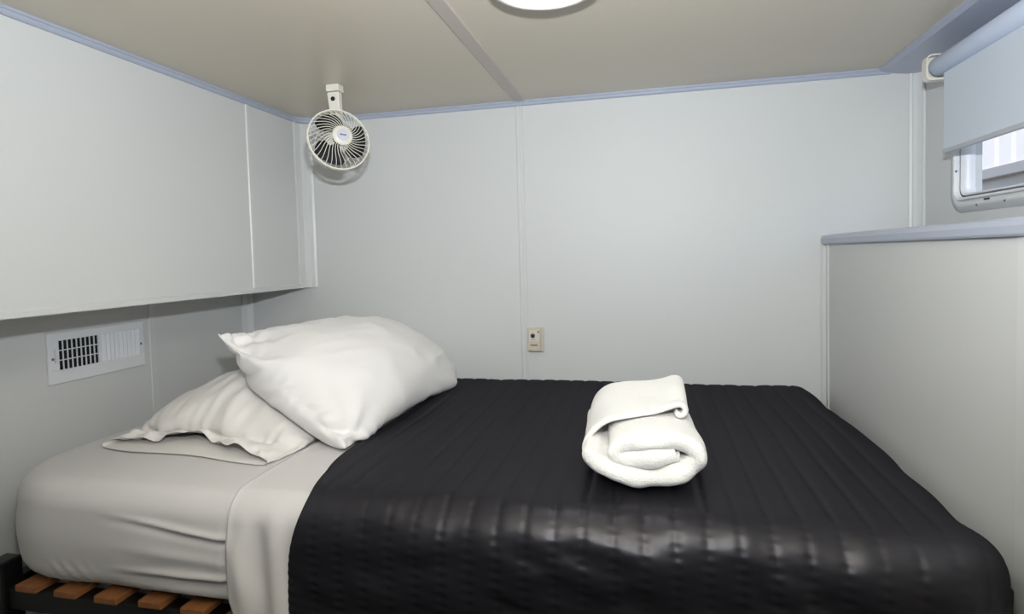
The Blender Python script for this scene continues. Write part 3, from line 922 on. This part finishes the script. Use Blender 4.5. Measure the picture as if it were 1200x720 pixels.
# ------------------------------------------------------------------ pillows: inflated two-sheet cloth
def sim_pillow(nx, ny, W, H, corners, volk, steps, flap=0, floor_fn=None, wall_y=None, pins=None, seed=1, grav=1.0, flat_corner=0):
    """two rectangular sheets sewn at the rim and inflated; corners = four points (u0v0, u1v0, u1v1, u0v1);
    flap = number of rows at the v0 end that are left open"""
    rng = np.random.RandomState(seed)
    idT = -np.ones((nx, ny), int); idB = -np.ones((nx, ny), int)
    n = 0
    for i in range(nx):
        for j in range(ny):
            idT[i, j] = n; n += 1
    for i in range(nx):
        for j in range(ny):
            sew = i in (0, nx - 1) or j == ny - 1 or (j == 0 and not flap)
            if sew: idB[i, j] = idT[i, j]
            else:
                idB[i, j] = n; n += 1
    c = [np.array(p, float) for p in corners]
    X = np.zeros((n, 3)); R = np.zeros((n, 2))
    nrm = np.cross(c[1] - c[0], c[3] - c[0]); nrm /= np.linalg.norm(nrm)
    if nrm[2] < 0: nrm = -nrm
    for ids, sgn in ((idB, -1), (idT, 1)):
        for i in range(nx):
            for j in range(ny):
                u, v = i / (nx - 1), j / (ny - 1)
                p = c[0] * (1 - u) * (1 - v) + c[1] * u * (1 - v) + c[2] * u * v + c[3] * (1 - u) * v
                b = math.sin(math.pi * u) * math.sin(math.pi * v)
                X[ids[i, j]] = p + nrm * sgn * (0.006 + 0.03 * b) * (1 if 0 < i < nx - 1 else 0.1) + rng.randn(3) * 0.0012
                R[ids[i, j]] = (u * W, v * H)
    E = set()
    for ids in (idT, idB):
        for di, dj in ((1, 0), (0, 1), (1, 1), (1, -1)):
            for i in range(nx):
                for j in range(ny):
                    a, b = i + di, j + dj
                    if 0 <= a < nx and 0 <= b < ny:
                        p, q = ids[i, j], ids[a, b]
                        E.add((min(p, q), max(p, q)))
    E = np.array(sorted(E)); L0 = np.linalg.norm(R[E[:, 0]] - R[E[:, 1]], axis=1)
    Bn = set()
    for ids in (idT, idB):
        for di, dj in ((2, 0), (0, 2)):
            for i in range(nx):
                for j in range(ny):
                    a, b = i + di, j + dj
                    if a < nx and b < ny: Bn.add((ids[i, j], ids[a, b]))
    Bn = np.array(sorted(Bn)); LB = np.linalg.norm(R[Bn[:, 0]] - R[Bn[:, 1]], axis=1)
    cnt = np.bincount(E.ravel(), minlength=n).astype(float)
    cntb = np.bincount(Bn.ravel(), minlength=n).astype(float) + 1e-9
    faces = []
    for i in range(nx - 1):
        for j in range(ny - 1):
            faces.append((idT[i, j], idT[i + 1, j], idT[i + 1, j + 1], idT[i, j + 1]))
    nT = len(faces)
    for i in range(nx - 1):
        for j in range(ny - 1):
            faces.append((idB[i, j], idB[i, j + 1], idB[i + 1, j + 1], idB[i + 1, j]))
    Q = np.array(faces)
    press = np.ones(len(Q))
    if flap:
        k = 0
        for s in range(2):
            for i in range(nx - 1):
                for j in range(ny - 1):
                    press[k] = 0.0 if j < flap else min(1.0, (j - flap + 1) / 3)
                    k += 1
    if flat_corner:
        k = 0
        for s in range(2):
            for i in range(nx - 1):
                for j in range(ny - 1):
                    rr_ = math.hypot(i / nx * W, j / ny * H)
                    press[k] *= min(1.0, 0.08 + (rr_ / flat_corner) ** 2)
                    k += 1
    # outward orientation
    def fn(X):
        return 0.5 * np.cross(X[Q[:, 2]] - X[Q[:, 0]], X[Q[:, 3]] - X[Q[:, 1]])
    flip = 1.0 if fn(X)[:nT].sum(0) @ nrm > 0 else -1.0
    def vol(X, A):
        ce = X[Q].mean(1); o = X.mean(0)
        return ((ce - o) * A).sum() / 3.0
    V0 = volk
    Xp = X.copy()
    pins = pins or []
    def acc(idx0, idx1, d, n):
        out = np.zeros((n, 3))
        for k in range(3):
            out[:, k] = np.bincount(idx0, d[:, k], n) - np.bincount(idx1, d[:, k], n)
        return out
    for st in range(steps):
        A = fn(X) * flip
        v = vol(X, A)
        fk = np.clip((V0 - v) / V0, -0.3, 1.0)
        Fv = np.zeros((n, 3))
        Aw = A * press[:, None]
        for k in range(4):
            for ax in range(3):
                Fv[:, ax] += np.bincount(Q[:, k], Aw[:, ax], n) / 4
        cell = (W / nx) * (H / ny)
        damp = 0.93
        Xn = X + (X - Xp) * damp + Fv / cell * fk * 0.0016
        Xn[:, 2] -= 0.00010 * grav
        Xp = X; X = Xn
        for it in range(6):
            d = X[E[:, 1]] - X[E[:, 0]]; L = np.linalg.norm(d, axis=1) + 1e-9
            s = (L - L0) / L
            s = np.where(s > 0, s, s * 0.7) * 0.5
            X = X + 1.5 * acc(E[:, 0], E[:, 1], d * s[:, None], n) / cnt[:, None]
            d = X[Bn[:, 1]] - X[Bn[:, 0]]; L = np.linalg.norm(d, axis=1) + 1e-9
            s = np.minimum(0, (L - LB * 0.97)) / L * 0.5 * 0.05
            X = X + acc(Bn[:, 0], Bn[:, 1], d * s[:, None], n) / cntb[:, None]
            for ij, tgt, k in pins:
                p = idT[ij]; X[p] += (np.array(tgt) - X[p]) * k
            if flap:
                jt, jb = idT[1:-1, :flap + 2].ravel(), idB[1:-1, :flap + 2].ravel()
                gap = X[jt, 2] - X[jb, 2]
                bad = np.maximum(0, 0.006 - gap)
                X[jt, 2] += bad * 0.5; X[jb, 2] -= bad * 0.5
            if floor_fn is not None:
                X[:, 2] = np.maximum(X[:, 2], floor_fn(X[:, 0], X[:, 1]))
            if wall_y is not None:
                X[:, 1] = np.minimum(X[:, 1], wall_y)
    FF = [tuple(q) for q in faces]
    return X, FF, idT, idB

def crease(X, F, idT, W, H, corner_amp, seam_amp, soft_amp, seed, stretch=(1.0, 1.0)):
    """fine cloth creases: puckers along the seams, fans from the corners, loose folds"""
    Q = np.array(F)
    n_ = np.zeros_like(X)
    fnm = np.cross(X[Q[:, 2]] - X[Q[:, 0]], X[Q[:, 3]] - X[Q[:, 1]])
    for k in range(4):
        for ax in range(3): n_[:, ax] += np.bincount(Q[:, k], fnm[:, ax], len(X))
    n_ /= np.linalg.norm(n_, axis=1, keepdims=True) + 1e-9
    nx, ny = idT.shape
    u = (np.arange(nx) / (nx - 1) * W)[:, None] + np.zeros((1, ny)); v = (np.arange(ny) / (ny - 1) * H)[None, :] + np.zeros((nx, 1))
    d = np.zeros((nx, ny))
    for dist, along, s in ((v, u, 0), (H - v, u, 1), (u, v, 2), (W - u, v, 3)):
        d += seam_amp * np.exp(-(dist / 0.035) ** 1.4) * np.sin(along * 2 * math.pi / 0.036 + 2.5 * vnoise(along * 9, dist * 4, s)) * (0.4 + 0.6 * np.abs(vnoise(along * 7, 0 * along, s + 2)))
    for cu, cv, s in ((0, 0, 0), (W, 0, 1), (W, H, 2), (0, H, 3)):
        du, dv = u - cu, v - cv
        r = np.sqrt(du ** 2 + dv ** 2); th = np.arctan2(dv, du)
        d += corner_amp * np.clip(r / 0.05, 0, 1) * np.exp(-(r / 0.17) ** 2) * np.sin(th * 11 + s * 1.7 + 1.5 * vnoise(r * 9, th * 2, s + seed))
    a = vnoise(u * 13 * stretch[0] + v * 3, v * 5 * stretch[1] - u * 2, seed); b = vnoise(u * 24 * stretch[0] - v * 6, v * 9 * stretch[1] + u * 5, seed + 1)
    d += soft_amp * ((1 - np.abs(a) * 2) * 0.6 + 0.4 * (1 - np.abs(b) * 2))
    edge = np.minimum(np.minimum(u, W - u), np.minimum(v, H - v))
    d *= np.clip(edge / 0.012, 0, 1)
    sgn = 1.0 if n_[idT[nx // 2, ny // 2], 2] > 0 else -1.0
    X = X.copy()
    X[idT.ravel()] += sgn * n_[idT.ravel()] * d.ravel()[:, None]
    return X

def soft(o, levels=1):
    md = o.modifiers.new('smooth', 'SUBSURF'); md.levels = levels; md.render_levels = levels
    return o

def bed_floor(x, y):
    e = np.clip((x - MX0) / 0.06, 0, 1)
    base = BT + 0.004 + np.where(x > -0.79, 0.004, 0.0) + np.where(x > -0.67, 0.012, 0.0)
    return base - 0.03 * (1 - e) ** 2

# lower pillow, lying flat, open end of its case towards the front
LP = [(-1.235, -0.765, BT + 0.05), (-0.84, -0.91, BT + 0.05), (-0.77, -0.08, BT + 0.05), (-1.30, -0.03, BT + 0.05)]
Xl, Fl, iT, iB = sim_pillow(52, 82, 0.52, 0.84, LP, 0.040, 150, flap=9, floor_fn=bed_floor, wall_y=-0.01, seed=3, grav=1.6)
Xl[:, 0] = np.maximum(Xl[:, 0], XLL + 0.02)
fl_n = 9
for j in range(fl_n + 1):
    k = (1 - j / fl_n)
    for i in range(1, 51):
        w = i / 51
        Xl[iT[i, j], 2] += k ** 1.2 * math.sin(math.pi * w) ** 0.6 * (0.020 + 0.010 * math.sin(w * 17 + 0.6) + 0.006 * math.sin(w * 41))
        Xl[iT[i, j], 1] += k * (0.028 + 0.012 * math.sin(w * 13 + 1.0)) * math.sin(math.pi * w)
        Xl[iB[i, j], 1] -= k * 0.008 * math.sin(w * 9)
Xl = crease(Xl, Fl, iT, 0.52, 0.84, 0.006, 0.005, 0.013, 1, (1.5, 0.9))
lp = soft(mk('pillow', Xl, Fl, M['case2'], None, True))
tag(lp, 'flatter white pillow lying underneath on the mattress, open case end to the front', 'pillow', 'pillows at the head of the bed')

# height map of the lower pillow for the one resting on it
gx, gy = np.linspace(-1.5, -0.6, 46), np.linspace(-1.0, 0.0, 51)
hm = np.full((46, 51), BT)
ii = np.clip(((Xl[:, 0] + 1.5) / 0.02).round().astype(int), 0, 45); jj = np.clip(((Xl[:, 1] + 1.0) / 0.02).round().astype(int), 0, 50)
np.maximum.at(hm, (ii, jj), Xl[:, 2])
hm2 = hm.copy()
for a in (-1, 0, 1):
    for b in (-1, 0, 1):
        hm2 = np.maximum(hm2, np.roll(np.roll(hm, a, 0), b, 1))
def lower_floor(x, y):
    i = np.clip((x + 1.5) / 0.02, 0, 44.999); j = np.clip((y + 1.0) / 0.02, 0, 49.999)
    i0 = i.astype(int); j0 = j.astype(int); fi = i - i0; fj = j - j0
    g = hm2[i0, j0] * (1 - fi) * (1 - fj) + hm2[i0 + 1, j0] * fi * (1 - fj) + hm2[i0, j0 + 1] * (1 - fi) * fj + hm2[i0 + 1, j0 + 1] * fi * fj
    return np.maximum(bed_floor(x, y), g + 0.003)
A_, B_, C_, D_ = (-1.075, -0.700, -0.176), (-0.665, -0.805, BT + 0.02), (-0.665, -0.045, BT + 0.025), (-0.99, -0.03, -0.23)
UPc = [A_, B_, C_, D_]
nxu, nyu = 56, 82
def lerp3(p, q, t): return tuple(a + (b - a) * t for a, b in zip(p, q))
edge_pins = [((i, 0), lerp3(A_, B_, (i / (nxu - 1))), 0.10) for i in range(1, nxu - 1, 2)]
edge_pins += [((0, j), lerp3(A_, D_, j / (nyu - 1)), 0.08) for j in range(1, 30, 2)]
edge_pins += [((nxu - 1, j), lerp3(B_, C_, j / (nyu - 1)), 0.06) for j in range(2, nyu - 2, 2)]
Xu, Fu, jT, jB = sim_pillow(nxu, nyu, 0.515, 0.80, UPc, 0.036, 170, floor_fn=lower_floor, wall_y=-0.012,
                            pins=[((0, 0), A_, 0.5), ((nxu - 1, 0), B_, 0.12), ((nxu - 1, nyu - 1), C_, 0.12), ((0, nyu - 1), D_, 0.12)] + edge_pins, seed=5, grav=0.5, flat_corner=0.20)
Xu = crease(Xu, Fu, jT, 0.515, 0.80, 0.0075, 0.0035, 0.0065, 4)
upo = soft(mk('pillow', Xu, Fu, M['case'], None, True))
tag(upo, 'plump bright white pillow propped on top of the other, one corner pointing up', 'pillow', 'pillows at the head of the bed')

# ------------------------------------------------------------------ rolled towel and the folded face cloth on it
QT = BT + 0.016
def sweep_layer(center, thick, ya, yb, rnd=0.5, nend=6, jitter=0.0, seed=0, axis=(0, 1)):
    """thick band following a curve in xz, long in y, with rounded cut edges"""
    rng = np.random.RandomState(seed)
    C = np.array(center, float)
    T = np.gradient(C, axis=0); T /= np.linalg.norm(T, axis=1, keepdims=True)
    Nn = np.stack([-T[:, 1], T[:, 0]], 1)
    h = thick / 2
    # cross-section loop (offset along N, y)
    loop = []
    NY = 14
    for k in range(NY): loop.append((h, ya + h + (yb - ya - 2 * h) * k / (NY - 1)))
    for k in range(1, nend): a = math.pi / 2 - math.pi * k / nend; loop.append((h * math.sin(a), yb - h + h * math.cos(a)))
    for k in range(NY): loop.append((-h, yb - h - (yb - ya - 2 * h) * k / (NY - 1)))
    for k in range(1, nend): a = -math.pi / 2 + math.pi * k / nend; loop.append((h * math.sin(a), ya + h - h * math.cos(a)))
    m_ = len(loop); n_ = len(C)
    V = []
    for i in range(n_):
        tap = 1.0
        e = min(i, n_ - 1 - i)
        if e < 5: tap = math.sqrt(max(0.02, 1 - (1 - e / 5) ** 2))
        for o, y in loop:
            V.append((C[i, 0] + Nn[i, 0] * o * tap, y, C[i, 1] + Nn[i, 1] * o * tap))
    F = []
    for i in range(n_ - 1):
        for k in range(m_):
            F.append((i * m_ + k, i * m_ + (k + 1) % m_, (i + 1) * m_ + (k + 1) % m_, (i + 1) * m_ + k))
    F.append(tuple(reversed(range(m_)))); F.append(tuple(range((n_ - 1) * m_, n_ * m_)))
    return np.array(V), F

TH = 0.033
tw_z = QT + 0.0665
pts = []
n_ = 170
for i in range(n_):
    tau = 1.52 * i / (n_ - 1)
    a = math.pi * 0.94 + 2 * math.pi * tau
    rx, rz_ = 0.099 - 0.036 * tau, max(0.0505 - 0.0335 * tau, 0.0)
    if tau < 0.12: rx += 0.016 * (1 - tau / 0.12); rz_ += 0.012 * (1 - tau / 0.12)
    pts.append((rx * math.cos(a), tw_z + rz_ * math.sin(a) - 0.010 * math.sin(a * 1.0) ** 2 * 0))
C = np.array(pts)
C[:, 1] = np.maximum(C[:, 1], QT + TH / 2 - 0.003)
V, F = sweep_layer(C, TH, -0.935, -0.65, seed=1)
# lumpy terry
d = 0.004 * vnoise(V[:, 0] * 30, V[:, 2] * 30 + V[:, 1] * 8, 1)
V[:, 1] += 0.010 * vnoise(V[:, 0] * 22, V[:, 2] * 22, 2) - 0.045 * np.clip((V[:, 2] - (QT + 0.02)) / 0.12, 0, 1) * -0.35
V[:, 2] += d; V[:, 0] += 0.004 * vnoise(V[:, 1] * 14, V[:, 2] * 25, 3)
V[:, 2] = np.maximum(V[:, 2], QT - 0.004)
# axis turned slightly
def roty(V, cx, cy, ang):
    c, s = math.cos(ang), math.sin(ang)
    x, y = V[:, 0] - cx, V[:, 1] - cy
    V[:, 0] = cx + x * c - y * s; V[:, 1] = cy + x * s + y * c
    return V
V = roty(V, 0.0, -0.82, math.radians(4))
tw = soft(recalc(mk('bath_towel', V, F, M['terry'], None, True)))
tag(tw, 'white bath towel rolled up on the dark quilt, spiral end to the front', 'towel')

# face cloth draped over the back of the roll
pts = [(-0.122, -0.362), (-0.119, -0.344), (-0.107, -0.322), (-0.082, -0.303), (-0.050, -0.296), (-0.018, -0.295), (0.012, -0.293), (0.036, -0.287),
       (0.054, -0.281), (0.066, -0.283), (0.071, -0.292), (0.066, -0.301), (0.057, -0.301), (0.054, -0.294)]
def cr_spline(P, n):
    P = np.array(P, float); out = []
    m_ = len(P)
    for i in range(m_ - 1):
        p0, p1, p2, p3 = P[max(i - 1, 0)], P[i], P[i + 1], P[min(i + 2, m_ - 1)]
        for k in range(n):
            t = k / n
            out.append(0.5 * ((2 * p1) + (-p0 + p2) * t + (2 * p0 - 5 * p1 + 4 * p2 - p3) * t * t + (-p0 + 3 * p1 - 3 * p2 + p3) * t ** 3))
    out.append(P[-1]); return np.array(out)
C = cr_spline(pts, 6)
V, F = sweep_layer(C, 0.012, -0.830, -0.64, seed=2)
V[:, 1] += 0.30 * (V[:, 0] - 0.0) * np.clip((-0.60 - V[:, 1]) / 0.17, 0, 1) * 1.0
V[:, 2] += 0.005 * vnoise(V[:, 0] * 18, V[:, 1] * 18, 4) - 0.02 * np.clip((-0.66 - V[:, 1]) / 0.12, 0, 1)
fcl = soft(recalc(mk('face_cloth', V, F, M['terry'], None, True)))
tag(fcl, 'small white folded face cloth with curled edge laid on the rolled towel', 'cloth')
